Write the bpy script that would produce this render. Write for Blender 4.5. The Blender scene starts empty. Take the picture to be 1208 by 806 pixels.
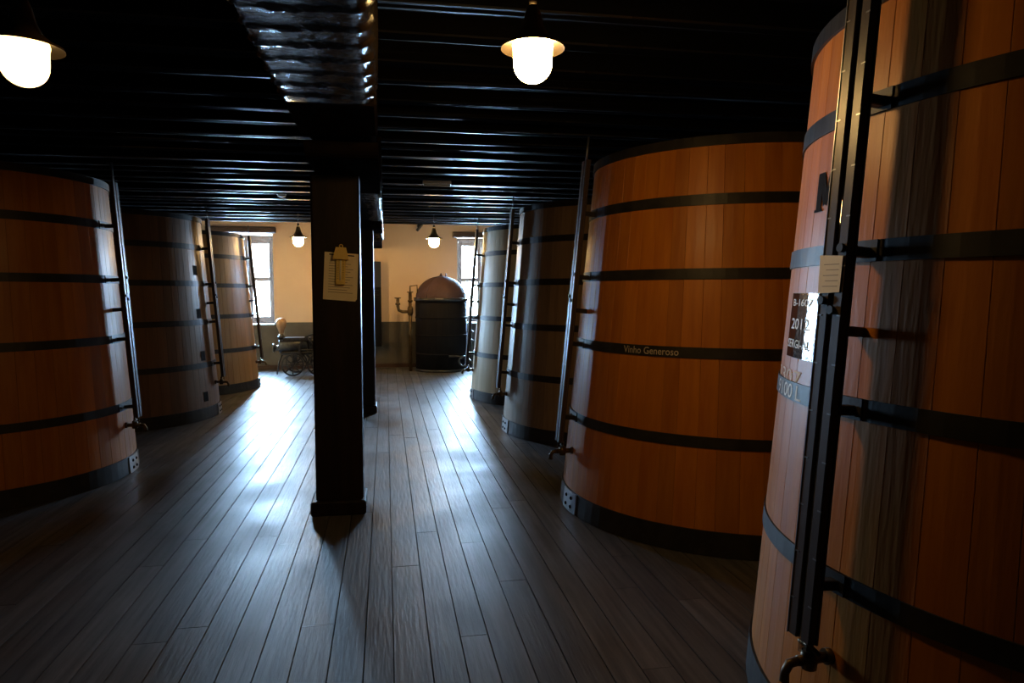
import bpy, math, random
from mathutils import Vector, Matrix
random.seed(7)
SC = bpy.context.scene
COL = SC.collection
PI = math.pi

# ------------------------------------------------------------------ camera
F, CX, CY, CAMH = 825.0, 604.0, 403.0, 1.6          # focal length in pixels of the 1208x806 frame
VPX, VPY = 455.2, 345.9                             # where the floorboards meet
_d = Vector(((VPX-CX)/F, (VPY-CY)/F, 1.0)).normalized()     # world +Y in camera (x right, y down, z forward)
_up = Vector((0, -_d.z, _d.y)).normalized()
_rt = (-_up).cross(_d)
def to_world(v):                                    # camera vector -> world vector
    return Vector((_rt.dot(v), _d.dot(v), _up.dot(v)))
cx_, cy_, cz_ = to_world(Vector((1,0,0))), to_world(Vector((0,1,0))), to_world(Vector((0,0,1)))
cam = bpy.data.cameras.new('camera')
cam.sensor_width = 36.0
cam.lens = F/1208.0*36.0
cam.clip_start = 0.05
camo = bpy.data.objects.new('camera', cam)
COL.objects.link(camo)
m = Matrix.Identity(4)
for i in range(3):
    m[i][0] = cx_[i]; m[i][1] = -cy_[i]; m[i][2] = -cz_[i]
m[2][3] = CAMH
camo.matrix_world = m
SC.camera = camo

def ray(u, v):
    return to_world(Vector(((u-CX)/F, (v-CY)/F, 1.0)))
def at_z(u, v, z=0.0):
    d = ray(u, v); t = (z-CAMH)/d.z
    return Vector((d.x*t, d.y*t, z))
def at_y(u, v, Y):
    d = ray(u, v); t = Y/d.y
    return Vector((d.x*t, Y, CAMH+d.z*t))

# ------------------------------------------------------------------ world, exposure
W = bpy.data.worlds.new('sky'); SC.world = W
W.use_nodes = True
bg = W.node_tree.nodes['Background']
bg.inputs['Color'].default_value = (0.44, 0.70, 1.0, 1)      # pale overcast sky, seen only through the windows
bg.inputs['Strength'].default_value = 320.0
SC.view_settings.view_transform = 'Standard'
SC.view_settings.look = 'None'
SC.view_settings.gamma = 1.0
SC.view_settings.use_curve_mapping = False
SC.view_settings.exposure = 0.0
SC.cycles.use_denoising = True
SC.cycles.max_bounces = 6
SC.cycles.diffuse_bounces = 3
SC.cycles.sample_clamp_indirect = 6.0
LAMP_STRENGTH = {'globe': 88.0, 'globe_dim': 6.0, 'globe_far': 160.0}

# room
XL, XR, Y0, YW = -5.3, 4.5, -4.0, 15.3
CEIL, JOIST_Z = 3.24, 3.03
WIN = [(-3.45, -2.30), (1.535, 2.70)]                # window openings along the back wall
WZ0, WZ1, WDEPTH = 0.94, 2.82, 0.5
for i, (a, b) in enumerate(WIN):                     # portals guide the sky light through each opening
    L = bpy.data.lights.new('window_portal', 'AREA')
    L.shape = 'RECTANGLE'; L.size = b-a; L.size_y = WZ1-WZ0
    L.cycles.is_portal = True
    o = bpy.data.objects.new('window_portal', L); COL.objects.link(o)
    o.location = ((a+b)/2, YW+WDEPTH+0.02, (WZ0+WZ1)/2)
    o.rotation_euler = (-PI/2, 0, 0)

# ------------------------------------------------------------------ materials
def mat(name, col, rough=0.5, metal=0.0, spec=0.5, col2=None, scale=(8, 8, 8), detail=4, bump=0.0,
        bump_scale=None, rand=0.0, rough_var=0.0, contrast=(0.3, 0.7), coat=0.0, coords='Object'):
    M = bpy.data.materials.new(name); M.use_nodes = True
    nt = M.node_tree; N = nt.nodes; LK = nt.links
    b = N['Principled BSDF']
    b.inputs['Base Color'].default_value = (*col, 1)
    b.inputs['Roughness'].default_value = rough
    b.inputs['Metallic'].default_value = metal
    b.inputs['Specular IOR Level'].default_value = spec
    b.inputs['Coat Weight'].default_value = coat
    b.inputs['Coat Roughness'].default_value = 0.2
    if col2 is None and not bump and not rough_var and not rand:
        return M
    tc = N.new('ShaderNodeTexCoord'); oi = N.new('ShaderNodeObjectInfo')
    vec = tc.outputs['Object']
    if coords == 'World':
        g = N.new('ShaderNodeNewGeometry'); vec = g.outputs['Position']
    off = N.new('ShaderNodeVectorMath'); off.operation = 'MULTIPLY_ADD'
    off.inputs[1].default_value = scale
    LK.new(vec, off.inputs[0])
    mul = N.new('ShaderNodeMath'); mul.operation = 'MULTIPLY'; mul.inputs[1].default_value = 37.0 if rand else 0.0
    LK.new(oi.outputs['Random'], mul.inputs[0]); LK.new(mul.outputs[0], off.inputs[2])
    nz = N.new('ShaderNodeTexNoise'); nz.inputs['Scale'].default_value = 1.0
    nz.inputs['Detail'].default_value = detail; nz.inputs['Roughness'].default_value = 0.6
    LK.new(off.outputs[0], nz.inputs['Vector'])
    cur = None
    if col2 is not None:
        r = N.new('ShaderNodeValToRGB')
        r.color_ramp.elements[0].position = contrast[0]; r.color_ramp.elements[1].position = contrast[1]
        r.color_ramp.elements[0].color = (*col, 1); r.color_ramp.elements[1].color = (*col2, 1)
        LK.new(nz.outputs['Fac'], r.inputs['Fac']); cur = r.outputs['Color']
    if rand:
        hs = N.new('ShaderNodeHueSaturation')
        mr = N.new('ShaderNodeMapRange')
        mr.inputs['To Min'].default_value = 1.0-rand; mr.inputs['To Max'].default_value = 1.0+rand
        LK.new(oi.outputs['Random'], mr.inputs['Value']); LK.new(mr.outputs[0], hs.inputs['Value'])
        if cur: LK.new(cur, hs.inputs['Color'])
        else: hs.inputs['Color'].default_value = (*col, 1)
        cur = hs.outputs['Color']
    if cur: LK.new(cur, b.inputs['Base Color'])
    if rough_var:
        n2 = N.new('ShaderNodeTexNoise'); n2.inputs['Scale'].default_value = 1.7; n2.inputs['Detail'].default_value = 5
        LK.new(vec, n2.inputs['Vector'])
        mr = N.new('ShaderNodeMapRange'); mr.inputs['From Min'].default_value = 0.3; mr.inputs['From Max'].default_value = 0.7
        mr.inputs['To Min'].default_value = rough-rough_var; mr.inputs['To Max'].default_value = rough+rough_var
        LK.new(n2.outputs['Fac'], mr.inputs['Value']); LK.new(mr.outputs[0], b.inputs['Roughness'])
    if bump:
        bp = N.new('ShaderNodeBump'); bp.inputs['Strength'].default_value = bump; bp.inputs['Distance'].default_value = 0.01
        src = nz
        if bump_scale:
            src = N.new('ShaderNodeTexNoise'); src.inputs['Scale'].default_value = 1.0; src.inputs['Detail'].default_value = 5
            o2 = N.new('ShaderNodeVectorMath'); o2.operation = 'MULTIPLY'; o2.inputs[1].default_value = bump_scale
            LK.new(vec, o2.inputs[0]); LK.new(o2.outputs[0], src.inputs['Vector'])
        LK.new(src.outputs['Fac'], bp.inputs['Height']); LK.new(bp.outputs['Normal'], b.inputs['Normal'])
    return M
def emit(name, col, s):
    M = bpy.data.materials.new(name); M.use_nodes = True
    N = M.node_tree.nodes; b = N['Principled BSDF']
    b.inputs['Base Color'].default_value = (0.9, 0.85, 0.7, 1)
    b.inputs['Emission Color'].default_value = (*col, 1); b.inputs['Emission Strength'].default_value = s
    return M
def glass(name, tint=(1, 1, 1), refl=0.08):
    M = bpy.data.materials.new(name); M.use_nodes = True
    nt = M.node_tree; nt.nodes.remove(nt.nodes['Principled BSDF'])
    out = nt.nodes['Material Output']
    t = nt.nodes.new('ShaderNodeBsdfTransparent'); t.inputs[0].default_value = (*tint, 1)
    g = nt.nodes.new('ShaderNodeBsdfGlossy'); g.inputs['Roughness'].default_value = 0.05
    mx = nt.nodes.new('ShaderNodeMixShader'); mx.inputs[0].default_value = refl
    nt.links.new(t.outputs[0], mx.inputs[1]); nt.links.new(g.outputs[0], mx.inputs[2]); nt.links.new(mx.outputs[0], out.inputs[0])
    return M

M = {}
M['oak'] = mat('varnished_oak', (0.42, 0.122, 0.009), 0.42, 0, 0.32, col2=(0.56, 0.195, 0.017), scale=(14, 14, 1.1), detail=6,
               bump=0.15, bump_scale=(60, 60, 3), rand=0.16, rough_var=0.07)
M['oak_pale'] = mat('pale_oak', (0.58, 0.42, 0.20), 0.5, col2=(0.68, 0.52, 0.28), scale=(14, 14, 1.1), detail=6,
                    bump=0.15, bump_scale=(60, 60, 3), rand=0.12, rough_var=0.07)  # paler tone than the other vats
M['oak_gold'] = mat('golden_oak', (0.36, 0.185, 0.060), 0.42, col2=(0.47, 0.26, 0.09), scale=(14, 14, 1.1), detail=6,
                    bump=0.15, bump_scale=(60, 60, 3), rand=0.15, rough_var=0.07)
M['oak_tan'] = mat('tan_oak', (0.24, 0.150, 0.075), 0.42, col2=(0.34, 0.22, 0.115), scale=(14, 14, 1.1), detail=6,
                    bump=0.15, bump_scale=(60, 60, 3), rand=0.15, rough_var=0.07)
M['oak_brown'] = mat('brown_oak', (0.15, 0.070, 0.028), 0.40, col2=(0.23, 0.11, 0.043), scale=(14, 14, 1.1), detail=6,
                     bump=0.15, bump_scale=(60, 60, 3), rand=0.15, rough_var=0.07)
M['iron'] = mat('black_hoop_iron', (0.014, 0.013, 0.013), 0.46, 0.0, 0.3, col2=(0.035, 0.03, 0.027), scale=(9, 9, 9), bump=0.2, rough_var=0.1)
M['headwood'] = mat('dark_head_wood', (0.03, 0.02, 0.014), 0.7, col2=(0.05, 0.03, 0.02))
M['plank'] = mat('worn_floorboard', (0.050, 0.050, 0.053), 0.43, 0, 0.5, col2=(0.150, 0.146, 0.150), scale=(26, 1.3, 8), detail=7,
                 bump=0.22, bump_scale=(60, 5, 10), rand=0.24, rough_var=0.10, coords='World')
M['subfloor'] = mat('dark_subfloor', (0.006, 0.006, 0.006), 0.9)
M['joist'] = mat('black_gloss_joist', (0.006, 0.006, 0.007), 0.6, 0, 0.0, col2=(0.009, 0.009, 0.009), scale=(2, 12, 12), bump=0.35, bump_scale=(3, 30, 30))
def streaks(m_, scale, lo, hi, spec, rough):                    # glossy streaks in dull paint
    nt = m_.node_tree; b = nt.nodes['Principled BSDF']
    tc = nt.nodes.new('ShaderNodeTexCoord'); oi = nt.nodes.new('ShaderNodeObjectInfo')
    ma = nt.nodes.new('ShaderNodeVectorMath'); ma.operation = 'MULTIPLY_ADD'; ma.inputs[1].default_value = scale
    mu = nt.nodes.new('ShaderNodeMath'); mu.operation = 'MULTIPLY'; mu.inputs[1].default_value = 91.0
    nz = nt.nodes.new('ShaderNodeTexNoise'); nz.inputs['Scale'].default_value = 1.0; nz.inputs['Detail'].default_value = 2
    mr = nt.nodes.new('ShaderNodeMapRange'); mr.inputs['From Min'].default_value = lo; mr.inputs['From Max'].default_value = hi
    mr.inputs['To Min'].default_value = 0.0; mr.inputs['To Max'].default_value = spec
    nt.links.new(tc.outputs['Object'], ma.inputs[0]); nt.links.new(oi.outputs['Random'], mu.inputs[0]); nt.links.new(mu.outputs[0], ma.inputs[2])
    nt.links.new(ma.outputs[0], nz.inputs['Vector']); nt.links.new(nz.outputs['Fac'], mr.inputs['Value']); nt.links.new(mr.outputs[0], b.inputs['Specular IOR Level'])
    b.inputs['Roughness'].default_value = rough
streaks(M['joist'], (0.22, 30, 30), 0.60, 0.68, 0.15, 0.40)
M['joist_edge'] = mat('polished_joist_edge', (0.010, 0.010, 0.011), 0.32, 0, 0.4, col2=(0.02, 0.02, 0.02), scale=(3, 3, 3), rough_var=0.15)
M['beamblack'] = mat('dull_black_paint', (0.008, 0.006, 0.006), 0.6, 0, 0.0, col2=(0.016, 0.011, 0.009))
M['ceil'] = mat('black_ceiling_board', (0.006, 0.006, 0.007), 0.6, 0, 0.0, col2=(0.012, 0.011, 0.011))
M['sheath'] = mat('black_gloss_ribbed', (0.008, 0.007, 0.007), 0.17, 0, 0.4, col2=(0.016, 0.012, 0.010), scale=(6, 6, 6), bump=0.45, bump_scale=(24, 60, 24))
M['post'] = mat('black_gloss_paint', (0.010, 0.007, 0.006), 0.48, 0, 0.22, col2=(0.024, 0.014, 0.011), scale=(10, 10, 1.5), bump=0.25, bump_scale=(20, 20, 4))
M['plaster'] = mat('cream_plaster', (0.78, 0.58, 0.42), 0.85, col2=(0.84, 0.65, 0.48), scale=(1.3, 1.3, 1.3), bump=0.1, bump_scale=(20, 20, 20))
M['darkwall'] = mat('dark_stone_wall', (0.035, 0.034, 0.036), 0.85, col2=(0.07, 0.066, 0.064), scale=(2, 2, 2), bump=0.3, bump_scale=(9, 9, 9))
M['dado'] = mat('grey_brown_dado', (0.075, 0.066, 0.055), 0.7, col2=(0.11, 0.095, 0.078), scale=(3, 3, 3))
M['reveal'] = mat('white_reveal', (0.80, 0.80, 0.80), 0.8)
M['frame'] = mat('dark_window_wood', (0.085, 0.05, 0.035), 0.5, col2=(0.13, 0.08, 0.055), scale=(20, 20, 2))
M['lintel'] = mat('dark_lintel_wood', (0.045, 0.022, 0.014), 0.5, col2=(0.075, 0.038, 0.022), scale=(2, 20, 20))
M['pane'] = glass('window_glass', (0.97, 0.99, 1.0), 0.06)
M['tube'] = glass('gauge_glass', (0.75, 0.72, 0.68), 0.25)
M['gauge'] = mat('dark_gauge_wood', (0.045, 0.030, 0.024), 0.38, col2=(0.075, 0.052, 0.042), scale=(20, 20, 2), rand=0.1)
M['zinc'] = mat('grey_zinc', (0.30, 0.30, 0.31), 0.35, 0.8)
M['brass'] = mat('tarnished_brass', (0.07, 0.042, 0.018), 0.42, 0.7, col2=(0.13, 0.08, 0.03), scale=(20, 20, 20))
for k, v in LAMP_STRENGTH.items(): M[k] = emit('lamp_'+k, (1.0, 0.60, 0.20), v)
M['shade'] = mat('brass_lamp_shade', (0.010, 0.007, 0.004), 0.5, 0.0, 0.3, col2=(0.018, 0.012, 0.006), scale=(20, 20, 20))
M['shade_brass'] = mat('brass_shade', (0.20, 0.12, 0.045), 0.4, 0.5, col2=(0.30, 0.19, 0.07), scale=(20, 20, 20))
M['plateblack'] = mat('black_gloss_plate', (0.012, 0.012, 0.013), 0.10, 0, 0.6, col2=(0.02, 0.02, 0.02), scale=(40, 40, 40), bump=0.12, bump_scale=(60, 60, 60))
M['white'] = mat('white_paint', (0.82, 0.80, 0.74), 0.6)
M['chalk'] = mat('chalk', (0.88, 0.76, 0.62), 0.9)
M['black'] = mat('black_stencil', (0.012, 0.010, 0.009), 0.8, 0, 0.05)
M['greypaint'] = mat('faded_lettering', (0.55, 0.48, 0.40), 0.6)
M['paper'] = mat('cream_paper', (0.88, 0.76, 0.54), 0.8, col2=(0.90, 0.79, 0.58), scale=(9, 9, 9))
M['ink'] = mat('faint_ink', (0.36, 0.27, 0.17), 0.8)
M['thermo'] = mat('yellowed_plastic', (0.82, 0.60, 0.18), 0.5)
M['copper'] = mat('dull_copper', (0.055, 0.030, 0.030), 0.7, 0.0, 0.2, col2=(0.08, 0.044, 0.042), scale=(5, 5, 5))
M['lagging'] = mat('black_lagging', (0.008, 0.007, 0.008), 0.7, 0, 0.06, col2=(0.013, 0.011, 0.011), scale=(30, 30, 1.5))
M['castiron'] = mat('cast_iron', (0.03, 0.03, 0.032), 0.34, 0.5, col2=(0.06, 0.058, 0.058), scale=(20, 20, 20))
M['vessel'] = mat('copper_air_vessel', (0.42, 0.25, 0.14), 0.35, 0.6, col2=(0.52, 0.33, 0.19), scale=(6, 6, 6))
M['panel'] = mat('dark_notice_panel', (0.006, 0.006, 0.007), 0.6, 0, 0.1)
M['panelgrey'] = mat('grey_notice_header', (0.035, 0.038, 0.048), 0.6, 0, 0.1)

# ------------------------------------------------------------------ mesh helpers
class MB:
    def __init__(s): s.v = []; s.f = []; s.sm = []
    def add(s, vs, fs, smooth=False):
        n = len(s.v); s.v += [tuple(v) for v in vs]
        s.f += [tuple(i+n for i in f) for f in fs]; s.sm += [smooth]*len(fs); return s
    def box(s, x0, x1, y0, y1, z0, z1):
        vs = [(x, y, z) for z in (z0, z1) for y in (y0, y1) for x in (x0, x1)]
        return s.add(vs, [(0,2,3,1), (4,5,7,6), (0,1,5,4), (2,6,7,3), (0,4,6,2), (1,3,7,5)])
    def cbox(s, x0, x1, y0, y1, z0, z1, c=0.006):           # box with chamfered edges
        X, Y, Z = (x0, x1), (y0, y1), (z0, z1); vs = []; idx = {}
        for i in (0, 1):
            for j in (0, 1):
                for k in (0, 1):
                    sx, sy, sz = (1, -1)[i], (1, -1)[j], (1, -1)[k]
                    for a in range(3):
                        p = [X[i]+sx*c, Y[j]+sy*c, Z[k]+sz*c]
                        p[a] = (X[i], Y[j], Z[k])[a]
                        idx[(i, j, k, a)] = len(vs); vs.append(p)
        fs = []
        for a in range(3):
            o = [b for b in range(3) if b != a]
            for e in (0, 1):
                q = []
                for (p, r) in ((0, 0), (1, 0), (1, 1), (0, 1)):
                    t = [0, 0, 0]; t[a] = e; t[o[0]] = p; t[o[1]] = r
                    q.append(idx[(*t, a)])
                fs.append(tuple(q))
            for p in (0, 1):
                for r in (0, 1):
                    q = []
                    for (e, ax) in ((0, o[0]), (1, o[0]), (1, o[1]), (0, o[1])):
                        t = [0, 0, 0]; t[a] = e; t[o[0]] = p; t[o[1]] = r
                        q.append(idx[(*t, ax)])
                    fs.append(tuple(q))
        for i in (0, 1):
            for j in (0, 1):
                for k in (0, 1): fs.append(tuple(idx[(i, j, k, a)] for a in range(3)))
        return s.add(vs, fs)
    def lathe(s, prof, n=32, c=(0, 0, 0), axis='Z', caps=True, smooth=True):
        vs = []; fs = []
        for (r, z) in prof:
            for i in range(n):
                a = 2*PI*i/n; p = (r*math.cos(a), r*math.sin(a), z)
                if axis == 'X': p = (p[2], p[0], p[1])
                if axis == 'Y': p = (p[1], p[2], p[0])
                vs.append((p[0]+c[0], p[1]+c[1], p[2]+c[2]))
        for j in range(len(prof)-1):
            for i in range(n):
                fs.append((j*n+i, j*n+(i+1) % n, (j+1)*n+(i+1) % n, (j+1)*n+i))
        s.add(vs, fs, smooth)
        if caps:
            m0 = len(s.v)-len(vs)
            if prof[0][0] > 1e-4: s.f.append(tuple(m0+i for i in reversed(range(n)))); s.sm.append(False)
            if prof[-1][0] > 1e-4: s.f.append(tuple(m0+(len(prof)-1)*n+i for i in range(n))); s.sm.append(False)
        return s
    def tube(s, pts, r, n=10, caps=True):
        P = [Vector(p) for p in pts]; R = r if isinstance(r, (list, tuple)) else [r]*len(P)
        vs = []; fs = []
        ref = None
        for i, p in enumerate(P):
            t = ((P[min(i+1, len(P)-1)]-p).normalized() + (p-P[max(i-1, 0)]).normalized()).normalized()
            if ref is None:
                ref = t.orthogonal().normalized()
            ref = (ref - t*ref.dot(t)).normalized(); b = t.cross(ref)
            for k in range(n):
                a = 2*PI*k/n; vs.append(p + (ref*math.cos(a)+b*math.sin(a))*R[i])
        for i in range(len(P)-1):
            for k in range(n): fs.append((i*n+k, i*n+(k+1) % n, (i+1)*n+(k+1) % n, (i+1)*n+k))
        if caps: fs += [tuple(reversed(range(n))), tuple((len(P)-1)*n+k for k in range(n))]
        return s.add(vs, fs, True)
    def torus(s, R, r, c=(0, 0, 0), axis='Z', n=28, k=8):
        vs = []; fs = []
        for i in range(n):
            a = 2*PI*i/n
            for j in range(k):
                b = 2*PI*j/k; p = ((R+r*math.cos(b))*math.cos(a), (R+r*math.cos(b))*math.sin(a), r*math.sin(b))
                if axis == 'X': p = (p[2], p[0], p[1])
                if axis == 'Y': p = (p[1], p[2], p[0])
                vs.append((p[0]+c[0], p[1]+c[1], p[2]+c[2]))
        for i in range(n):
            for j in range(k):
                fs.append((i*k+j, ((i+1) % n)*k+j, ((i+1) % n)*k+(j+1) % k, i*k+(j+1) % k))
        return s.add(vs, fs, True)
    def mesh(s, name):
        me = bpy.data.meshes.new(name); me.from_pydata(s.v, [], s.f)
        me.polygons.foreach_set('use_smooth', s.sm); me.update(); return me
    def build(s, name, m, parent=None, loc=(0, 0, 0), rot=(0, 0, 0)):
        return link(name, s.mesh(name), m, parent, loc, rot)
def link(name, me, m, parent=None, loc=(0, 0, 0), rot=(0, 0, 0)):
    if m is not None and not me.materials: me.materials.append(M[m])
    o = bpy.data.objects.new(name, me); COL.objects.link(o)
    o.parent = parent; o.location = loc; o.rotation_euler = rot
    return o
def tag(o, label, cat, group=None):
    o['label'] = label; o['category'] = cat
    if group: o['group'] = group
    return o
def thing(name, label, cat, loc=(0, 0, 0), rz=0.0, group=None):
    o = bpy.data.objects.new(name, None); COL.objects.link(o)
    o.location = loc; o.rotation_euler = (0, 0, rz); o.empty_display_size = 0.1
    return tag(o, label, cat, group)
def struct(o):
    o['kind'] = 'structure'; return o

# ------------------------------------------------------------------ floor
fl = struct(MB().box(XL-0.3, XR+0.3, Y0-0.3, YW+0.55, -0.12, -0.022).build('floor', 'subfloor'))
lines806 = [296, 338.5, 384.6, 428, 465.1, 512.4, 554.7, 592.8, 636, 681, 727, 768]
X = [at_z(u, 806).x for u in lines806]
while X[0] > -3.05: X.insert(0, X[0]-random.choice([.142, .150, .155]))
while X[-1] < 2.75: X.append(X[-1]+random.choice([.142, .150, .155]))
unit = MB()
prof = [(0, -1), (0, 0), (1, 0), (1, -1)]
unit.add([(x, y, z) for y in (0, 1) for (x, z) in prof],
         [(0, 1, 5, 4), (1, 2, 6, 5), (2, 3, 7, 6), (3, 0, 4, 7), (3, 2, 1, 0), (4, 5, 6, 7)])
unit_me = unit.mesh('plank'); unit_me.materials.append(M['plank'])
jn = {}
for (u, v) in ((478, 668), (418, 711), (500, 628), (605, 685), (336, 642), (560, 640), (745, 655), (430, 605)):
    p = at_z(u, v)
    for i in range(len(X)-1):
        if X[i] <= p.x < X[i+1]: jn[i] = p.y
GAP = 0.0028
for i in range(len(X)-1):
    ys = [0.2]
    y = jn.get(i, random.uniform(1.6, 5.5))
    while y < YW-0.6:
        ys.append(y); y += random.uniform(3.0, 4.8)
    ys.append(YW+0.0)
    for a, b in zip(ys[:-1], ys[1:]):
        o = link('plank', unit_me, 'plank', fl, (X[i]+GAP, a+0.0015, random.uniform(-0.0006, 0.0)))
        o.rotation_euler = (0, random.uniform(-.004, .004), 0)
        o.scale = (X[i+1]-X[i]-2*GAP, b-a-0.003, 0.022)
rest = MB()
def rest_strip(x0, x1, y0, y1):
    x = x0
    while x < x1-0.02:
        w = min(0.15, x1-x); y = y0
        while y < y1-0.02:
            l = min(random.uniform(2.5, 4.5), y1-y)
            rest.box(x+GAP, x+w-GAP, y+.0015, y+l-.0015, -0.022, random.uniform(-.0015, 0)); y += l
        x += w
rest_strip(XL, X[0], 0.2, YW); rest_strip(X[-1], XR, 0.2, YW); rest_strip(XL, XR, Y0, 0.2)
o = rest.build('outer_planks', 'plank', fl); o['kind'] = 'stuff'

# ------------------------------------------------------------------ walls
def wall_side(name, x0, x1):
    w = struct(MB().box(x0, x1, Y0, YW+0.55, -0.12, CEIL).build(name, 'darkwall'))
    return w
wl = wall_side('wall_left', XL-0.3, XL); wr = wall_side('wall_right', XR, XR+0.3)
MB().box(XL, XL+0.012, Y0, YW, 0, 0.95).build('dado', 'dado', wl)
MB().box(XR-0.012, XR, Y0, YW, 0, 0.95).build('dado', 'dado', wr)
struct(MB().box(XL-0.3, XR+0.3, Y0-0.3, Y0, -0.12, CEIL).build('wall_front', 'darkwall'))
wb = MB(); xs = [XL, WIN[0][0], WIN[0][1], WIN[1][0], WIN[1][1], XR]
for i in (0, 2, 4): wb.box(xs[i], xs[i+1], YW, YW+0.55, -0.12, CEIL)
for (a, b) in WIN:
    wb.box(a, b, YW, YW+0.55, -0.12, WZ0); wb.box(a, b, YW, YW+0.55, WZ1, CEIL)
wbk = struct(wb.build('wall_back', 'plaster'))
for a, b in ((XL, WIN[0][0]), (WIN[0][1], WIN[1][0]), (WIN[1][1], XR)):
    MB().box(a, b, YW-0.012, YW, 0, 0.985).build('dado', 'dado', wbk)
for a, b in WIN: MB().box(a, b, YW-0.012, YW, 0, WZ0).build('dado', 'dado', wbk)
struct(MB().cbox(XL, XR, YW-0.035, YW-0.012, 0, 0.085, 0.004).build('baseboard_back', 'lintel'))

def window(n, a, b):
    root = bpy.data.objects.new('window_%d' % n, None); COL.objects.link(root); struct(root)
    root.location = ((a+b)/2, YW+0.40, WZ0); w = (b-a)/2; H = WZ1-WZ0
    # reveal linings: white side boards and sill
    for s in (-1, 1):
        MB().box(min(s*w, s*(w-.006)), max(s*w, s*(w-.006)), -0.40, 0.0, 0.012, H).build('reveal', 'reveal', root)
    MB().cbox(-w-0.0, w, -0.43, 0.0, 0.0, 0.012, 0.003).build('window_sill', 'reveal', root)
    # outer frame
    fr = MB()
    fr.cbox(-w, -w+.07, 0, .08, 0, H); fr.cbox(w-.07, w, 0, .08, 0, H)
    fr.cbox(-w+.07, w-.07, 0, .08, H-.09, H); fr.cbox(-w+.07, w-.07, 0, .08, 0, .06)
    fr.build('window_frame', 'frame', root)
    for s in (-1, 1):                                            # two casements
        x0, x1 = (-w+.07, -.002) if s < 0 else (.002, w-.07)
        z0, z1 = .06, H-.09
        sa = MB()
        sa.cbox(x0, x0+.085, .015, .065, z0, z1, .004); sa.cbox(x1-.085, x1, .015, .065, z0, z1, .004)
        sa.cbox(x0+.085, x1-.085, .015, .065, z0, z0+.10, .004); sa.cbox(x0+.085, x1-.085, .015, .065, z1-.08, z1, .004)
        mid = z0+(z1-z0)*0.52
        sa.cbox(x0+.085, x1-.085, .015, .065, mid-.045, mid+.045, .004)
        cs = sa.build('casement', 'frame', root)
        gx0, gx1 = x0+.085, x1-.085
        rows = [z0+.10, (z0+.10+mid-.045)/2, mid-.045, mid+.045, (mid+.045+z1-.08)/2, z1-.08]
        for k in (0, 1, 3, 4):
            MB().box(gx0, gx1, .038, .042, rows[k]+.006*(k in (1, 4)), rows[k+1]-.006*(k in (0, 3))).build('pane', 'pane', cs)
        for k in (1, 4):
            MB().box(gx0, gx1, .026, .054, rows[k]-.008, rows[k]+.008).build('glazing_bar', 'frame', cs)
    return root
window(1, *WIN[0]); window(2, *WIN[1])
struct(MB().cbox(WIN[0][0]-.15, WIN[0][1]+.07, YW-.10, YW, WZ1+.02, WZ1+.14, .008).build('trim_1', 'lintel'))
struct(MB().cbox(WIN[1][0]-.10, WIN[1][1]+.15, YW-.10, YW, WZ1-.02, WZ1+.10, .008).build('trim_2', 'lintel'))

# ------------------------------------------------------------------ ceiling with joists
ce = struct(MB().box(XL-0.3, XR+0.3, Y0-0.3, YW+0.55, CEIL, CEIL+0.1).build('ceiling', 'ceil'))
jm = MB().cbox(XL, XR, -0.065, 0.065, 0, CEIL-JOIST_Z, 0.009).mesh('joist'); jm.materials.append(M['joist']); jm.materials.append(M['joist_edge'])
for p in jm.polygons:
    if abs(p.normal.z) < 0.99 and abs(p.normal.y) < 0.99 and abs(p.normal.x) < 0.2: p.material_index = 1
y = 5.42-0.445*21
while y < YW-0.1:
    o = link('joist', jm, None, ce, (0, y+random.uniform(-.02, .02), JOIST_Z+random.uniform(-.012, .006)))
    o.rotation_euler = (0, random.uniform(-.003, .003), random.uniform(-.004, .004))
    y += 0.445
# ceiling planks between the joists run lengthwise; they are lost in the dark above

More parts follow.
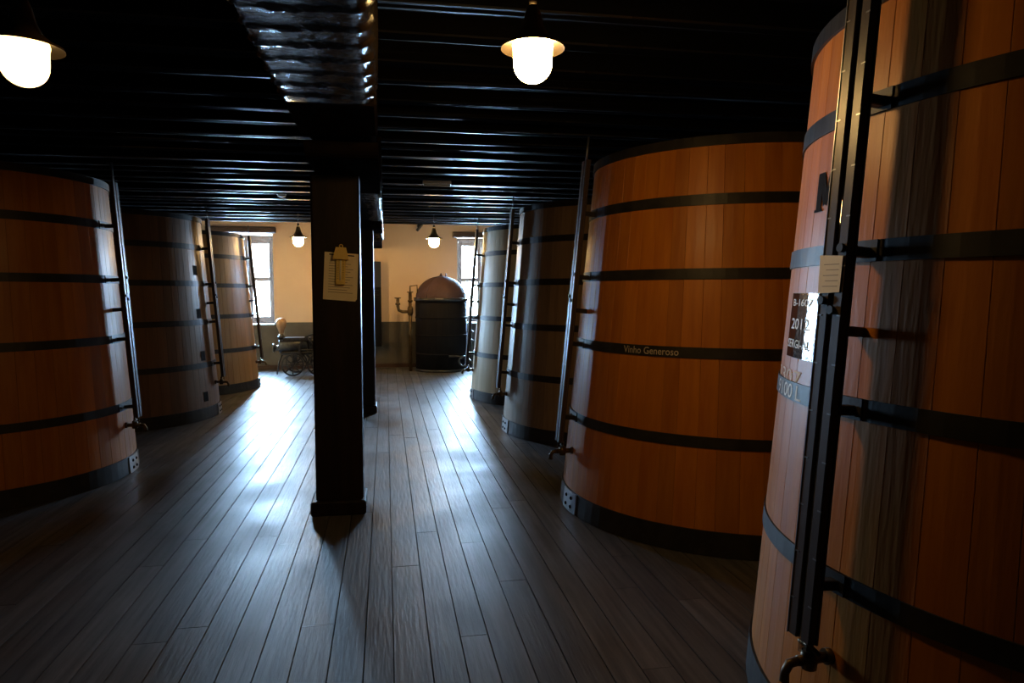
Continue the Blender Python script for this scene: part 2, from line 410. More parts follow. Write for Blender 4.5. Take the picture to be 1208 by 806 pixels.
# longitudinal beam with its ribbed black sheathing
BX0, BX1, BZ = -0.475, -0.035, 2.515
beam = thing('ceiling_beam', 'long black beam under the ceiling with shiny ribbed underside, carried by the posts', 'beam', (0, 0, BZ))
MB().cbox(BX0+.03, BX1-.03, Y0, YW, 0.035, JOIST_Z-BZ-.03, .01).build('beam_core', 'beamblack', beam)
def sheathing(y0, y1, amp, rib=0.17):
    rng = random.Random(int(y0*100)); prof = []
    w = BX1-BX0; r = 0.07; rl = 0.03; top = 0.40
    pts = [(BX0, top), (BX0, .25), (BX0, .14)]
    for k in range(7): a = PI+PI/2*k/6; pts.append((BX0+rl+rl*math.cos(a), rl+rl*math.sin(a)))
    for k in range(1, 10): pts.append((BX0+rl+(w-rl-r)*k/10, 0.0))
    for k in range(7): a = 1.5*PI+PI/2*k/6; pts.append((BX1-r+r*math.cos(a), r+r*math.sin(a)))
    pts += [(BX1, .14), (BX1, .25), (BX1, top)]
    cxm, czm = (BX0+BX1)/2, 0.22
    n = int((y1-y0)/0.017); vs = []; fs = []; npt = len(pts)
    ph = [rng.uniform(-.12, .12) for _ in range(npt)]
    for i in range(n+1):
        y = y0+(y1-y0)*i/n
        for j, (x, z) in enumerate(pts):
            u = (y-y0)/rib + 0.05*math.sin(j*0.5+y*2.1) + 0.04*math.sin(j*1.3)
            fr = u-math.floor(u)
            b = (math.exp(-(fr/0.075)**2)+math.exp(-((1-fr)/0.075)**2))*amp + rng.uniform(-1, 1)*amp*0.09 + 0.10*amp*math.sin(j*0.9+int(u)*1.7)
            d = Vector((x-cxm, z-czm)); d.normalize()
            vs.append((x+d.x*b, y, z+d.y*b))
    for i in range(n):
        for j in range(npt-1): fs.append((i*npt+j, i*npt+j+1, (i+1)*npt+j+1, (i+1)*npt+j))
    for i in (0, n):
        f = tuple(i*npt+j for j in range(npt)); fs.append(f if i else tuple(reversed(f)))
    MB().add(vs, fs, True).build('ribbed_sheathing', 'sheath', beam)
sheathing(-1.0, 3.55, 0.016); sheathing(6.15, 12.7, 0.014)
MB().cbox(BX0, BX1, 3.56, 4.25, 0.0, .42, .012).build('smooth_casing', 'beamblack', beam)

def post(x0, x1, y0, y1, label, z1=None):
    cx, cy = (x0+x1)/2, (y0+y1)/2; w, d = (x1-x0)/2, (y1-y0)/2
    t = thing('timber_post', label, 'post', (cx, cy, 0), 0, 'posts under the beam')
    MB().cbox(-w, w, -d, d, 0.0, 2.44, .014).build('shaft', 'post', t)
    MB().cbox(-w-.035, w+.02, -d-.055, d+.03, 0.0, .105, .012).build('plinth', 'post', t)
    bol = MB()                                                  # bolster with rounded lower ends
    L = d+0.72 if y0 < 7 else d+0.30
    pr = [(-L, 0.0)]
    for k in range(6): a = PI/2*k/5; pr.append((-L+.10-.10*math.cos(a), -.085*math.sin(a)))
    for k in range(6): a = PI/2*(1-k/5); pr.append((L-.10+.10*math.cos(a), -.085*math.sin(a)))
    pr.append((L, 0.0)); pr = [p for i, p in enumerate(pr) if i == 0 or p != pr[i-1]]
    x0l, x1l = BX0-cx, BX1-cx; n = len(pr)
    vs = [(xx, a, 2.515+b) for xx in (x0l, x1l) for (a, b) in pr]
    fs = [(i, (i+1) % n, n+(i+1) % n, n+i) for i in range(n)]+[tuple(reversed(range(n))), tuple(range(n, 2*n))]
    bol.add(vs, fs); bol.build('bolster', 'beamblack', t)
    return t
pf = 5.13
p0, p1 = at_y(371, 500, pf).x, at_y(427.5, 500, pf).x
post(p0, p1, pf, pf+.27, 'black square timber post with a notice sheet hung on it')
f0 = 9.45
post(at_y(443, 420, f0).x-.33, at_y(442, 420, f0).x, f0, f0+.33, 'black square timber post in front of the far cream wall')

# notice sheet and thermometer hung on the near post
q0, q1 = at_y(383, 297, pf-.004), at_y(423, 300, pf-.004); q2, q3 = at_y(421, 356, pf-.004), at_y(381, 353, pf-.004)
ns = thing('notice_sheet', 'cream paper notice sheet hung crooked on the black post', 'notice', ((q0.x+q1.x)/2, pf-.004, q0.z))
loc = lambda p, dy=0: (p.x-ns.location.x, dy, p.z-ns.location.z)
qc = q2+(q1-q2)*0.05; qd = q2+(q3-q2)*0.05
ring_ = [q0, q1, qc, qd, q3]
MB().add([loc(p, -.0) for p in ring_]+[loc(p, -.004) for p in ring_],
         [(0,1,2,3,4), (9,8,7,6,5)]+[(i, i+5, (i+1) % 5+5, (i+1) % 5) for i in range(5)]).build('sheet', 'paper', ns)
ln = MB()
for k in range(13):
    a = q0+(q3-q0)*(0.18+k*0.055); b = q1+(q2-q1)*(0.18+k*0.055)
    if 0 < k: ln.add([loc(a+(b-a)*.14, -.0045), loc(a+(b-a)*(.86-(k % 3)*.08), -.0045), loc(a+(b-a)*(.86-(k % 3)*.08)+Vector((0,0,.004)), -.0045), loc(a+(b-a)*.14+Vector((0,0,.004)), -.0045)], [(0,1,2,3)])
ln.build('printed_lines', 'ink', ns)['kind'] = 'stuff'
a, b = at_y(388.5, 300.5, pf-.006), at_y(418, 303, pf-.006)
MB().add([loc(a, -.006), loc(b, -.006), loc(b+Vector((0,0,.008)), -.006), loc(a+Vector((0,0,.008)), -.006),
          loc(a, -.0042), loc(b, -.0042), loc(b+Vector((0,0,.008)), -.0042), loc(a+Vector((0,0,.008)), -.0042)],
         [(0,1,2,3), (7,6,5,4), (0,4,5,1), (2,6,7,3), (1,5,6,2), (0,3,7,4)]).build('dark_clip', 'black', ns)
tp = at_y(401.5, 336, pf-.02)
th = thing('wall_thermometer', 'yellowed plastic thermometer with roof-shaped hood in front of the notice sheet', 'thermometer', (tp.x, pf-.010, tp.z))
th.rotation_euler = (0, math.radians(2), 0)
MB().cbox(-.033, .033, -.022, 0, 0, .185, .004).build('scale_board', 'thermo', th)
hd = MB(); prh = [(-.055, .178), (.055, .178), (.034, .262), (-.034, .262)]
hd.add([(x, y, z) for y in (-.045, 0) for (x, z) in prh], [(0,1,2,3), (7,6,5,4), (0,4,5,1), (1,5,6,2), (2,6,7,3), (3,7,4,0)]).build('hood', 'thermo', th)
MB().torus(.011, .0035, (0, -.01, .272), 'Y', 16, 6).build('hanging_ring', 'thermo', th)
MB().cbox(-.030, .030, -.030, -.020, .0, .030, .004).build('base_block', 'thermo', th)
MB().tube([(0, -.026, .03), (0, -.026, .178)], .0055, 8).build('capillary_tube', 'white', th)
tk = MB()
for k in range(12):
    for s in (-1, 1): tk.box(s*.018-.005, s*.018+.005, -.0232, -.022, .042+k*.011, .0445+k*.011)
tk.build('scale_marks', 'black', th)['kind'] = 'stuff'

# ------------------------------------------------------------------ vats
HH = 2.565                                                       # stave height
HOOPS = [2.18, 1.72, 1.23, 0.685]
class Vat: pass
def rad(v, z): return v.rb+(v.rt-v.rb)*z/2.515
stave_cache = {}
def stave_mesh(rb, rt, wa, mkey):
    k = (rb, rt, round(wa, 5), mkey)
    if k in stave_cache: return stave_cache[k]
    b = MB(); vs = []; a = wa/2; rtop = rb+(rt-rb)*HH/2.515
    for (r, z) in ((rb, 0.0), (rtop, HH)):
        g = 0.0005/r; ch = 0.0014/r
        for (an, rr) in ((-a+g, r-.0013), (-a+g+ch, r), (0, r), (a-g-ch, r), (a-g, r-.0013), (a-g, r-.055), (-a+g, r-.055)):
            vs.append((rr*math.cos(an), rr*math.sin(an), z))
    fs = [(i, (i+1) % 7, (i+1) % 7+7, i+7) for i in range(7)]+[tuple(reversed(range(7))), tuple(range(7, 14))]
    me = b.add(vs, fs).mesh('stave'); me.materials.append(M[mkey]); stave_cache[k] = me
    return me
def band(v, z0, z1, a0=0.0, a1=2*PI, out=0.007, thick=0.006, n=96):
    b = MB(); full = abs(a1-a0-2*PI) < 1e-6; k = max(3, int(n*(a1-a0)/(2*PI)))
    vs = []; fs = []; cnt = k if full else k+1
    for i in range(cnt):
        a = a0+(a1-a0)*i/k
        for (z, o) in ((z0, out), (z1, out), (z1, out-thick-.002), (z0, out-thick-.002)):
            r = rad(v, z)+o; vs.append((r*math.cos(a), r*math.sin(a), z))
    for i in range(k):
        j = (i+1) % cnt
        for q in range(4): fs.append((i*4+q, j*4+q, j*4+(q+1) % 4, i*4+(q+1) % 4))
    if not full: fs += [(0, 1, 2, 3), (k*4+3, k*4+2, k*4+1, k*4)]
    return b.add(vs, fs)
def hit(v, u, vv):                                               # pixel -> (local angle, z) on a vat's cone
    d = ray(u, vv); ox, oy, oz = -v.cx, -v.cy, CAMH
    k = (v.rt-v.rb)/2.515
    A = d.x**2+d.y**2-(k*d.z)**2
    B = 2*(ox*d.x+oy*d.y-(v.rb+k*oz)*k*d.z); C = ox*ox+oy*oy-(v.rb+k*oz)**2
    t = (-B-math.sqrt(max(0.0, B*B-4*A*C)))/(2*A)
    x, y, z = ox+d.x*t, oy+d.y*t, oz+d.z*t
    return math.atan2(y, x)-v.rz, z
def text_mesh(txt, bold=0.0):
    cu = bpy.data.curves.new('t', 'FONT'); cu.body = txt; cu.resolution_u = 3; cu.offset = bold
    o = bpy.data.objects.new('t', cu); COL.objects.link(o)
    dg = bpy.context.evaluated_depsgraph_get(); me = bpy.data.meshes.new_from_object(o.evaluated_get(dg))
    bpy.data.objects.remove(o); return me
def lettering(v, txt, a0, a1, z0, hgt, m, parent, out=0.004, bold=0.0, name='lettering', slant=0.0):
    """text wrapped round the vat from angle a0 to a1 (a0 < a1 reads left to right), base line at z0"""
    me = text_mesh(txt, bold)
    xs = [w.co.x for w in me.vertices]; ys = [w.co.y for w in me.vertices]
    x0, x1, y0, y1 = min(xs), max(xs), min(ys), max(ys)
    for w in me.vertices:
        fx = (w.co.x-x0)/(x1-x0); z = z0+(w.co.y-y0)/(y1-y0)*hgt
        a = a0+(a1-a0)*(fx+slant*(z-z0)); r = rad(v, z)+out
        w.co = (r*math.cos(a), r*math.sin(a), z)
    me.name = name; me.update()
    return link(name, me, m, parent)

def make_vat(cx, cy, rb, rt, side, label, oak='oak', hoops=HOOPS, seed=0, turn=0.0):
    v = Vat(); v.cx, v.cy, v.rb, v.rt, v.rz = cx, cy, rb, rt, (0.0 if side > 0 else PI)+turn
    t = v.root = thing('oak_vat', label, 'vat', (cx, cy, 0), v.rz, 'tall oak vats in two rows')
    rng = random.Random(seed)
    ws = [0.88]*22+[1.0]*24+[1.16]*20; tot = sum(ws); rng.shuffle(ws); a = rng.uniform(0, .1)
    for w in ws:
        wa = 2*PI*w/tot
        link('stave', stave_mesh(rb, rt, wa, oak), None, t, (0, 0, 0), (0, 0, a+wa/2)); a += wa
    v.hoops = []
    for z in hoops:
        hp = band(v, z-.034, z+.034).build('hoop', 'iron', t); v.hoops.append(hp)
        ja = PI-0.03                                             # each hoop's riveted overlap sits by the gauge
        lap = band(v, z-.034, z+.034, ja-.065, ja+.065, .011, .006).build('hoop_lap', 'iron', hp)
        for k in (-1, 1):
            r = rad(v, z)+.011; an = ja+k*.04
            rv = MB().lathe([(.010, 0), (.009, .004), (.005, .007), (0, .008)], 8, axis='X', caps=False).build('rivet', 'iron', hp, (r*math.cos(an), r*math.sin(an), z), (0, 0, an))
    bh = band(v, 0.004, 0.152, out=.010, thick=.008).build('base_hoop', 'iron', t)
    ja = PI+0.06
    band(v, 0.006, 0.150, ja-.10, ja+.10, .019, .008).build('hoop_lap', 'zinc', bh)
    rm = MB().lathe([(.014, 0), (.013, .005), (.008, .009), (0, .010)], 8, axis='X', caps=False).mesh('rivet'); rm.materials.append(M['black'])
    for (k, z) in ((-1, .108), (1, .108), (-1, .045), (1, .045)):
        r = rad(v, z)+.019; an = ja+k*.038
        link('rivet', rm, None, bh, (r*math.cos(an), r*math.sin(an), z), (0, 0, an))
    band(v, 2.512, 2.575, out=.012, thick=.010).build('rim_hoop', 'iron', t)
    ri = rad(v, 2.45)-.05
    MB().lathe([(0, 2.42), (ri, 2.42), (ri, 2.45), (0, 2.45)], 48, caps=False, smooth=False).build('head', 'headwood', t)
    # level gauge: twin rails with a glass tube between them, standing off the staves
    z0, z1 = 0.50, 2.56; tilt = math.atan2(rb-rt, 2.515)
    g = MB().box(-.004, .004, -.050, .050, 0, (z1-z0)/math.cos(tilt)).build('gauge', 'gauge', t)
    g.location = (-(rad(v, z0)+.095), 0, z0); g.rotation_euler = (0, tilt, 0)
    Lg = (z1-z0)/math.cos(tilt)
    rl = MB().cbox(-.032, -.0045, -.0205, .0205, 0, Lg, .004).mesh('gauge_rail'); rl.materials.append(M['gauge'])
    link('gauge_rail', rl, None, g, (0, -.0300, 0)); link('gauge_rail', rl, None, g, (0, .0300, 0))
    MB().tube([(-.018, 0, -.04), (-.018, 0, Lg)], .008, 8).build('glass_tube', 'tube', g)
    MB().tube([(-.018, 0, Lg-.02), (-.018, 0, Lg+.17)], .0075, 8).build('tube_top', 'zinc', g)  # upper end of the glass tube, given zinc so it shows pale
    MB().box(-.034, -.004, *((.0507, .0537) if side > 0 else (-.0537, -.0507)), .0, Lg).build('glint_strip', 'zinc', g)  # strip added on the window side only, to give a bright edge
    cm = MB().box(-.0335, -.0322, -.0500, -.033, -.002, .002).mesh('tick_mark'); cm.materials.append(M['zinc'])
    cm2 = MB().box(-.0335, -.0322, .033, .0500, -.002, .002).mesh('tick_mark'); cm2.materials.append(M['zinc'])
    k = 0.12
    while k < Lg-.05:
        link('tick_mark', cm, None, g, (0, 0, k)); link('tick_mark', cm2, None, g, (0, 0, k)); k += 0.152
    for z in hoops+[(hoops[1]+hoops[2])/2]:
        k = (z-z0)/math.cos(tilt)
        MB().cbox(.003, .095, -.018, .018, k-.016, k+.016, .003).build('standoff_bracket', 'iron', g)
    for z, yo in ((1.735, -.030), (1.575, .034), (1.545, -.012)):
        k = (z-z0)/math.cos(tilt)
        MB().lathe([(.014, -.044), (.014, -.034), (.010, -.030)], 10, (0, yo, k), 'X').build('tube_clamp', 'iron', g)
    # tap at the foot of the gauge
    rs = rad(v, .43)
    tp = MB(); tp.tube([(-rs+.01, 0, .43), (-rs-.06, 0, .43), (-rs-.12, 0, .43)], .017, 10)
    tp.lathe([(.026, -.012), (.026, .012)], 12, (-rs-.006, 0, .43), 'X'); tp.lathe([(.024, -.03), (.028, 0), (.024, .03)], 12, (-rs-.077, 0, .43))
    tp.tube([(-rs-.12, 0, .43), (-rs-.15, 0, .425), (-rs-.165, 0, .40), (-rs-.167, 0, .37)], [.015, .015, .014, .016], 10)
    tp.tube([(-rs-.077, 0, .45), (-rs-.077, 0, .50)], .012, 8)
    tpo = tp.build('tap', 'brass', t)
    MB().tube([(-rs-.077, -.05, .468), (-rs-.077, 0, .472), (-rs-.077, .05, .468)], [.007, .010, .007], 8).build('tap_handle', 'brass', tpo)
    return v

vA = make_vat(2.616, 4.984, 1.303, 1.061, 1, 'orange-brown oak vat with pale Vinho Generoso lettering on a black hoop', seed=3)
vB = make_vat(2.625, 2.072, 1.266, 1.070, 1, 'oak vat with a black number plate, big black letter and note on its gauge', seed=5, turn=math.radians(4.8),
              hoops=[2.198, 1.732, 1.236, .675])
vD = make_vat(-3.511, 6.65, 1.252, 1.090, -1, 'dark orange oak vat without lettering, next to the brown vat with tags', 'oak', seed=9,
              hoops=[2.184, 1.719, 1.199, .60])
vC1 = make_vat(2.62, 7.98, 1.28, 1.07, 1, 'half-shaded oak vat between the vat lettered Vinho Generoso and the palest vat', 'oak_tan', seed=11)
vC2 = make_vat(2.55, 10.62, 1.28, 1.07, 1, 'pale oak vat next to the domed boiler and window', 'oak_pale', seed=13)
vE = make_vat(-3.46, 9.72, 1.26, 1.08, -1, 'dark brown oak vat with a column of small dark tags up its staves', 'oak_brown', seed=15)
vF = make_vat(-3.42, 12.45, 1.26, 1.06, -1, 'golden oak vat standing in front of the window beside the hand pump', 'oak_gold', seed=17)

# lettering on the vats
a0, _ = hit(vA, 737, 411); a1, _ = hit(vA, 801, 417)
def up(a, b):
    while b < a: b += 2*PI
    while b > a+PI: b -= 2*PI
    return a, b
a0, a1 = up(a0, a1)
lettering(vA, 'Vinho Generoso', a0, a1, 1.23-.022, .046, 'greypaint', vA.hoops[2], .0082, .004)
# black plate on vat B
pa, pz1 = hit(vB, 937, 346); pb, _ = hit(vB, 970, 346); _, pz0 = hit(vB, 945, 424)
pa, pb = up(pa, pb)
print('plate', pa, pb, pz0, pz1)
pl = band(vB, pz0, pz1, pa, pb, .0035, .002).build('number_plate', 'plateblack', vB.root); pl['label'] = 'glossy black plate with three rows of white characters'
ph = pz1-pz0; pw = pb-pa
lettering(vB, 'B-1607', pa+pw*.10, pb-pw*.18, pz0+ph*.80, ph*.11, 'white', pl, .0042, .01)
lettering(vB, '2012', pa+pw*.12, pb-pw*.22, pz0+ph*.44, ph*.17, 'white', pl, .0042, .01)
lettering(vB, 'SERGI-AL', pa+pw*.03, pb-pw*.15, pz0+ph*.15, ph*.13, 'white', pl, .0042, .01)
c0, cz = hit(vB, 921, 440); c1, _ = hit(vB, 946, 440); c0, c1 = up(c0, c1)
lettering(vB, '2307', c0, c1, cz-.015, .055, 'chalk', vB.root, .0025, 0, 'chalk_number')
h0, _ = hit(vB, 921, 460); h1, _ = hit(vB, 947, 467); h0, h1 = up(h0, h1)
hw = h1-h0
lettering(vB, '9100', h0, h0+hw*.72, 1.236-.028, .054, 'white', vB.hoops[2], .0082, .006)
lettering(vB, 'L', h0+hw*.84, h1, 1.236-.028, .054, 'white', vB.hoops[2], .0082, .006)
m0, mz0 = hit(vB, 963, 251); m1, _ = hit(vB, 988, 225); m0, m1 = up(m0, m1); _, mz1 = hit(vB, 972, 204)
lm = MB()                                                        # big stencilled M with a serif foot
for quad in (((0, 0), (.27, 0), (.27, 1), (0, 1)), ((.73, 0), (1, 0), (1, 1), (.73, 1)), ((.10, 1), (.36, 1), (.60, .22), (.40, .10)),
             ((.90, 1), (.64, 1), (.40, .22), (.60, .10)), ((-.10, 0), (.36, 0), (.36, .07), (-.10, .07))):
    vs = []
    for (x, y) in quad:
        z = mz0+(mz1-mz0)*y; a = m0+(m1-m0)*x; r = rad(vB, z)+.0035; vs.append((r*math.cos(a), r*math.sin(a), z))
    lm.add(vs, [(0, 1, 2, 3)])
lm.build('painted_letter', 'black', vB.root)
# note pinned on vat B's gauge
g = [o for o in vB.root.children if o.name.startswith('gauge')][0]
tiltB = math.atan2(vB.rb-vB.rt, 2.515)
zt, zb = (1.715-.50)/math.cos(tiltB), (1.60-.50)/math.cos(tiltB)
pn = MB().add([(-.0365, .062, zt+.002), (-.0365, -.040, zt-.004), (-.0365, -.038, zb), (-.0365, .056, zb-.004),
               (-.0355, .062, zt+.002), (-.0355, -.040, zt-.004), (-.0355, -.038, zb), (-.0355, .056, zb-.004)],
              [(0,1,2,3), (7,6,5,4), (0,4,5,1), (1,5,6,2), (2,6,7,3), (3,7,4,0)]).build('paper_note', 'paper', g)
pn['label'] = 'cream handwritten paper note'
nl = MB()
for k in range(5): nl.box(-.0371, -.0366, -.028, .040-(k % 2)*.012, zt-.03-k*.017, zt-.028-k*.017)
nl2 = nl.mesh('note_lines'); link('note_lines', nl2, 'ink', g)['kind'] = 'stuff'
# tags on vat E
for (u, vv) in ((230, 319), (234.5, 370), (239.5, 420), (243, 468)):
    a, z = hit(vE, u, vv)
    band(vE, z-.06, z+.06, a-.04, a+.04, .004, .003).build('dark_tag', 'black', vE.root)

# ------------------------------------------------------------------ lamps
def lamp(u, vv, Y, label, glow, scale=1.0):
    p = at_y(u, vv, Y)                                           # centre of the shade brim
    t = thing('pendant_lamp', label, 'lamp', (p.x, p.y, p.z), 0, 'pendant lamps')
    s = scale
    sh = MB().lathe([(.152*s, 0), (.148*s, .012*s), (.110*s, .030*s), (.075*s, .060*s), (.050*s, .11*s), (.036*s, .17*s), (.024*s, .20*s)], 40, caps=False)
    sh.build('lamp_shade', 'shade_brass', t)
    sh = MB().lathe([(.022*s, .198*s), (.034*s, .168*s), (.047*s, .108*s), (.071*s, .056*s), (.106*s, .026*s), (.145*s, .006*s), (.152*s, 0.0)], 40, caps=False)
    sh.build('shade_lining', 'shade', t)
    pr = [(.060*s, .035*s), (.094*s, .028*s), (.098*s, .012*s), (.094*s, -.005*s), (.092*s, -.07*s)]
    for k in range(1, 9): a = PI/2*k/8; pr.append((.092*s*math.cos(a), -.07*s-.09*s*math.sin(a)))
    MB().lathe(pr, 32, caps=True).build('globe', glow, t)
    MB().lathe([(.012*s, .20*s), (.020*s, .215*s), (.020*s, .235*s), (.008*s, .25*s), (.006*s, .26*s)], 16).build('finial', 'shade', t)
    MB().tube([(0, 0, .25*s), (0, 0, CEIL-p.z)], .006, 8).build('hanging_rod', 'iron', t)
    MB().lathe([(.055, CEIL-p.z-.03), (.05, CEIL-p.z-.01), (.05, CEIL-p.z)], 16).build('ceiling_rose', 'iron', t)
lamp(628.5, 58, 2.85, 'lit frosted pendant lamp hanging near the lettered orange vat', 'globe', .85)
lamp(28, 57, 2.85, 'lit frosted pendant lamp hanging near the plain dark orange vat', 'globe_dim', .85)
lamp(352, 280.5, 13.3, 'small lit pendant lamp above the hand pump by the cream wall', 'globe_far', 1.02)
lamp(512, 282, 13.0, 'small lit pendant lamp above the domed boiler', 'globe_far', 1.0)

# ------------------------------------------------------------------ boiler
bp = at_y(521, 430, 14.55)
bo = thing('domed_boiler', 'black clad boiler with dull copper dome and brass valves against cream wall', 'boiler', (bp.x, 14.55, 0))
R = .53
MB().lathe([(R-.02, .02), (R, .03), (R, 1.44), (R-.02, 1.46)], 48).build('body', 'lagging', bo)
MB().lathe([(R+.02, 0), (R+.02, .05)], 48).build('base_ring', 'castiron', bo)
for z in (.36, .74, 1.10): MB().lathe([(R+.004, z-.02), (R+.009, z-.018), (R+.009, z+.018), (R+.004, z+.02)], 48).build('cladding_hoop', 'lagging', bo)
MB().lathe([(R+.035, 1.44), (R+.035, 1.49), (R+.01, 1.50)], 48).build('flange', 'castiron', bo)
for k in range(20):
    a = 2*PI*k/20; MB().lathe([(.014, 1.49), (.014, 1.51)], 6, ((R+.022)*math.cos(a), (R+.022)*math.sin(a), 0)).build('flange_bolt', 'castiron', bo)
pr = [(.52*math.cos(PI/2*k/14), 1.50+.45*math.sin(PI/2*k/14)) for k in range(15)]
dm = MB().lathe(pr, 48, caps=False).build('dome', 'copper', bo)
dmr = MB(); pts = [(.525*math.cos(a), 0, 1.50+.455*math.sin(a)) for a in [PI*k/24 for k in range(25)]]
sm = MB().tube(pts, .007, 6).build('dome_seam', 'copper', dm, (0, 0, 0), (0, 0, .9))
MB().lathe([(.05, 1.945), (.03, 1.97), (.012, 2.0), (0, 2.02)], 12, caps=False).build('finial', 'copper', dm)
MB().tube([(.10, 0, 1.93), (.10, 0, 2.01)], .014, 8).build('dome_pipe', 'copper', dm)
# left valve stand: riser pipe with an elbow and two hand wheels
lv = MB(); lv.tube([(-.64, -.1, .0), (-.64, -.1, 1.62)], .034, 12); lv.tube([(-.64, -.1, 1.22), (-.80, -.1, 1.22), (-.87, -.1, 1.25), (-.89, -.1, 1.34), (-.89, -.1, 1.50)], .032, 12)
lv.lathe([(.045, 1.15), (.058, 1.20), (.058, 1.28), (.045, 1.33)], 14, (-.64, -.1, 0))
lv.lathe([(.05, 1.42), (.05, 1.46)], 14, (-.64, -.1, 0)); lv.lathe([(.05, 1.36), (.05, 1.40)], 14, (-.89, -.1, 0))
lv.tube([(-.64, -.1, 1.60), (-.64, -.1, 1.74), (-.50, -.1, 1.76), (-.49, -.1, 1.60)], .014, 8)
lvo = lv.build('inlet_pipe', 'brass', bo)
for (x, z) in ((-.89, 1.50), (-.64, 1.62)):
    w = MB().torus(.055, .012, (x, -.1, z), 'Z', 18, 6); w.tube([(x-.055, -.1, z), (x+.055, -.1, z)], .008, 6); w.tube([(x, -.155, z), (x, -.045, z)], .008, 6)
    w.build('hand_wheel', 'brass', lvo)
# right level glass and drain valve
rv = MB(); rv.tube([(.60, -.12, .05), (.60, -.12, 1.46)], .022, 10); rv.tube([(.50, -.12, 1.46), (.56, -.12, 1.52), (.60, -.12, 1.46)], .018, 8)
for z in (.35, .62, .80, 1.05, 1.30): rv.lathe([(.036, z-.03), (.036, z+.03)], 10, (.60, -.12, 0)); 
for z in (.62, .80): rv.tube([(.50, -.12, z), (.66, -.12, z)], .016, 8)
rv.build('level_pipe', 'castiron', bo)
dv = MB(); dv.tube([(.36, -.50, .30), (.40, -.62, .30)], .03, 10); dv.tube([(.10, -.64, .34), (.40, -.64, .33), (.46, -.64, .28)], .018, 8)
dv.torus(.10, .016, (.40, -.66, .24), 'Y', 20, 6); dv.tube([(.46, -.62, .30), (.62, -.62, .12), (.64, -.62, .02)], .03, 10); dv.lathe([(.06, .0), (.06, .03)], 14, (.64, -.62, 0))
dv.build('drain_valve', 'castiron', bo)

# ------------------------------------------------------------------ hand pump on wheels
pp = at_y(349, 430, 14.25)
pu = thing('wine_pump', 'old cast iron wine pump on spoked wheels with pear-shaped copper vessel', 'pump', (pp.x, 14.25, 0))
b = MB(); b.lathe([(.13, -.30), (.15, -.28), (.15, .22), (.13, .24)], 20, (0, 0, .56), 'X'); b.cbox(-.26, .62, -.16, .16, .40, .46, .01)
b.cbox(-.22, .30, -.13, .13, .66, .735, .012); b.cbox(.24, .56, -.10, .10, .46, .68, .015)
b.build('pump_body', 'castiron', pu)
nz = MB(); nz.lathe([(.085, -.42), (.085, -.395), (.055, -.39), (.055, -.30), (.10, -.295), (.10, -.27)], 18, (0, 0, .53), 'X'); nz.build('inlet_nozzle', 'castiron', pu)
nz = MB(); nz.lathe([(.07, .70), (.07, .76), (.05, .77), (.045, .80)], 16, (-.26, 0, 0)); nz.lathe([(.055, .46), (.055, .70)], 14, (-.26, 0, 0)); nz.build('vessel_neck', 'castiron', pu)
MB().lathe([(.030, .76), (.036, .80), (.060, .88), (.088, .95), (.100, 1.0), (.097, 1.05), (.075, 1.09), (.04, 1.112), (0, 1.118)], 24, (-.26, 0, 0), caps=False).build('air_vessel', 'vessel', pu)
def spoked(name, R, r, c, n, tw, parent, hub=.04):
    w = MB().torus(R, r, c, 'Y', 36, 8)
    if tw: w.lathe([(R-r, -tw), (R+r, -tw), (R+r, tw), (R-r, tw)], 36, (c[0], c[1], c[2]), 'Y', caps=False, smooth=False)
    w.lathe([(hub, -.05), (hub, .05)], 14, c, 'Y')
    for k in range(n):
        a = 2*PI*k/n; w.tube([(c[0]+hub*.8*math.cos(a), c[1], c[2]+hub*.8*math.sin(a)), (c[0]+R*math.cos(a), c[1], c[2]+R*math.sin(a))], r*.8, 6)
    return w.build(name, 'castiron', parent)
spoked('flywheel', .30, .020, (.40, -.20, .50), 6, .025, pu, .05); spoked('flywheel', .30, .020, (.46, .20, .52), 6, .025, pu, .05)
MB().tube([(.40, -.26, .50), (.43, 0, .51), (.46, .26, .52)], .022, 10).build('crankshaft', 'castiron', pu)
MB().tube([(.40, -.24, .74), (.40, -.36, .74)], .016, 8).build('crank_handle', 'brass', pu)
for (x, s) in ((-.02, -1), (-.02, 1), (.46, -1), (.46, 1)):
    spoked('cart_wheel', .20, .014, (x, s*.24+(.06 if s > 0 else -.06), .215), 8, .016, pu, .035)
MB().tube([(-.02, -.34, .215), (-.02, .34, .215)], .016, 8).build('axle', 'castiron', pu); MB().tube([(.46, -.34, .215), (.46, .34, .215)], .016, 8).build('axle', 'castiron', pu)
for x in (-.02, .46):
    for s in (-1, 1): MB().cbox(x-.022, x+.022, s*.12-.02, s*.12+.02, .20, .41, .004).build('axle_bracket', 'castiron', pu)
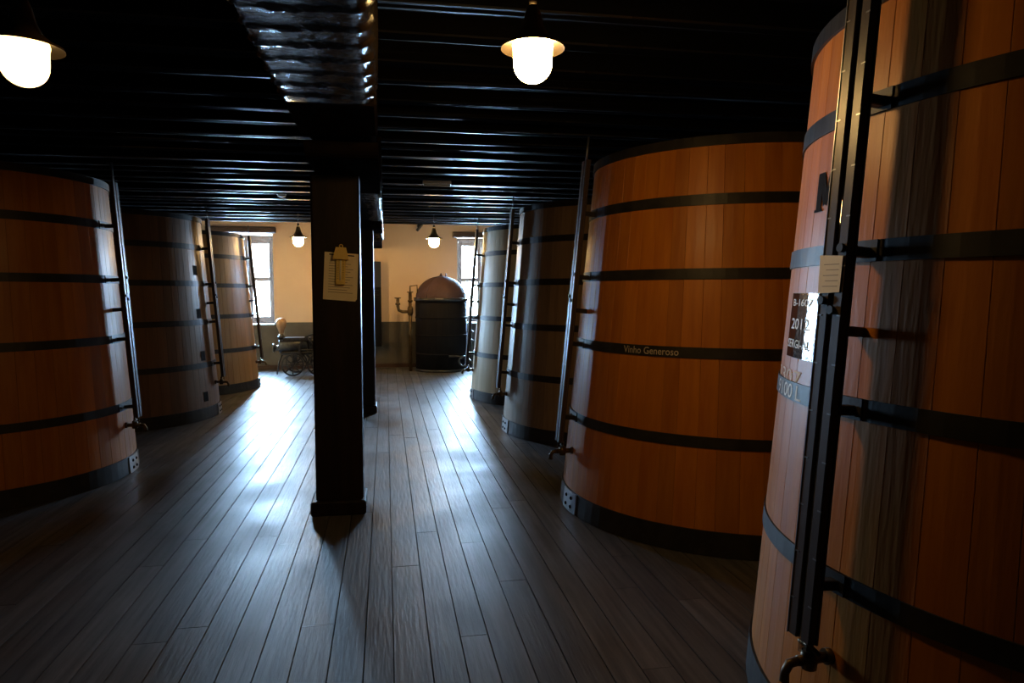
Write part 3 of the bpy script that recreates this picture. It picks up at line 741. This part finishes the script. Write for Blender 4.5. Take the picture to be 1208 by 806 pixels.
cr = MB(); cr.tube([(-.24, -.10, .40), (-.30, -.10, .25), (-.34, -.10, .02)], .014, 8); cr.build('prop_leg', 'castiron', pu)

# ------------------------------------------------------------------ small fittings
pa_, pb_ = at_y(441, 309, YW), at_y(450.5, 408, YW)
pn = thing('wall_panel', 'tall dark notice panel with grey heading on the cream wall', 'panel', (pb_.x-.24, YW, pb_.z))
hp_ = pa_.z-pb_.z
MB().cbox(-.24, .24, -.20, 0, 0, hp_*.70, .004).build('lower_panel', 'panel', pn)
MB().cbox(-.24, .24, -.20, 0, hp_*.70, hp_, .004).build('heading_panel', 'panelgrey', pn)
tx = MB()
for k in range(4): tx.box(-.16, .19-(k % 2)*.05, -.2012, -.2002, hp_*.66-k*.05, hp_*.66-k*.05+.012)
tx.build('text_lines', 'panelgrey', pn)['kind'] = 'stuff'

q = at_y(515.5, 222, 9.0); q.z = JOIST_Z-.012
bt = thing('batten_light', 'short white unlit batten light fixed under the black joists', 'light', (q.x, q.y, q.z))
MB().cbox(-.18, .18, -.035, .035, -.045, 0, .008).build('housing', 'white', bt)
MB().tube([(-.165, 0, -.058), (.165, 0, -.058)], .014, 10).build('fluorescent_tube', 'white', bt)

q = at_y(332.5, 238, 10.6)
sd = thing('smoke_detector', 'small pale round smoke detector under the joists near the far posts', 'detector', (q.x, q.y, JOIST_Z-.010))
MB().lathe([(.062, 0), (.062, -.015), (.052, -.035), (.02, -.045), (0, -.046)], 24, caps=False).build('housing', 'white', sd)
MB().lathe([(.066, .0), (.066, -.008)], 24).build('base_plate', 'white', sd)

q = at_y(495, 268, 15.0)
scm = thing('security_camera', 'small dark tilted security camera on the cream wall above the boiler', 'camera', (q.x, YW, q.z+.05))
MB().lathe([(.028, -.09), (.032, -.08), (.032, .08), (.026, .09)], 14, (0, 0, 0), 'Z').build('camera_body', 'castiron', scm, (0, -.22, -.05), (.25, math.radians(38), 0))
MB().tube([(0, 0, 0), (0, -.12, .01), (0, -.22, -.03)], .012, 8).build('bracket', 'castiron', scm)
MB().lathe([(.04, -.012), (.04, 0)], 14, (0, 0, 0), 'Y').build('wall_plate', 'castiron', scm)
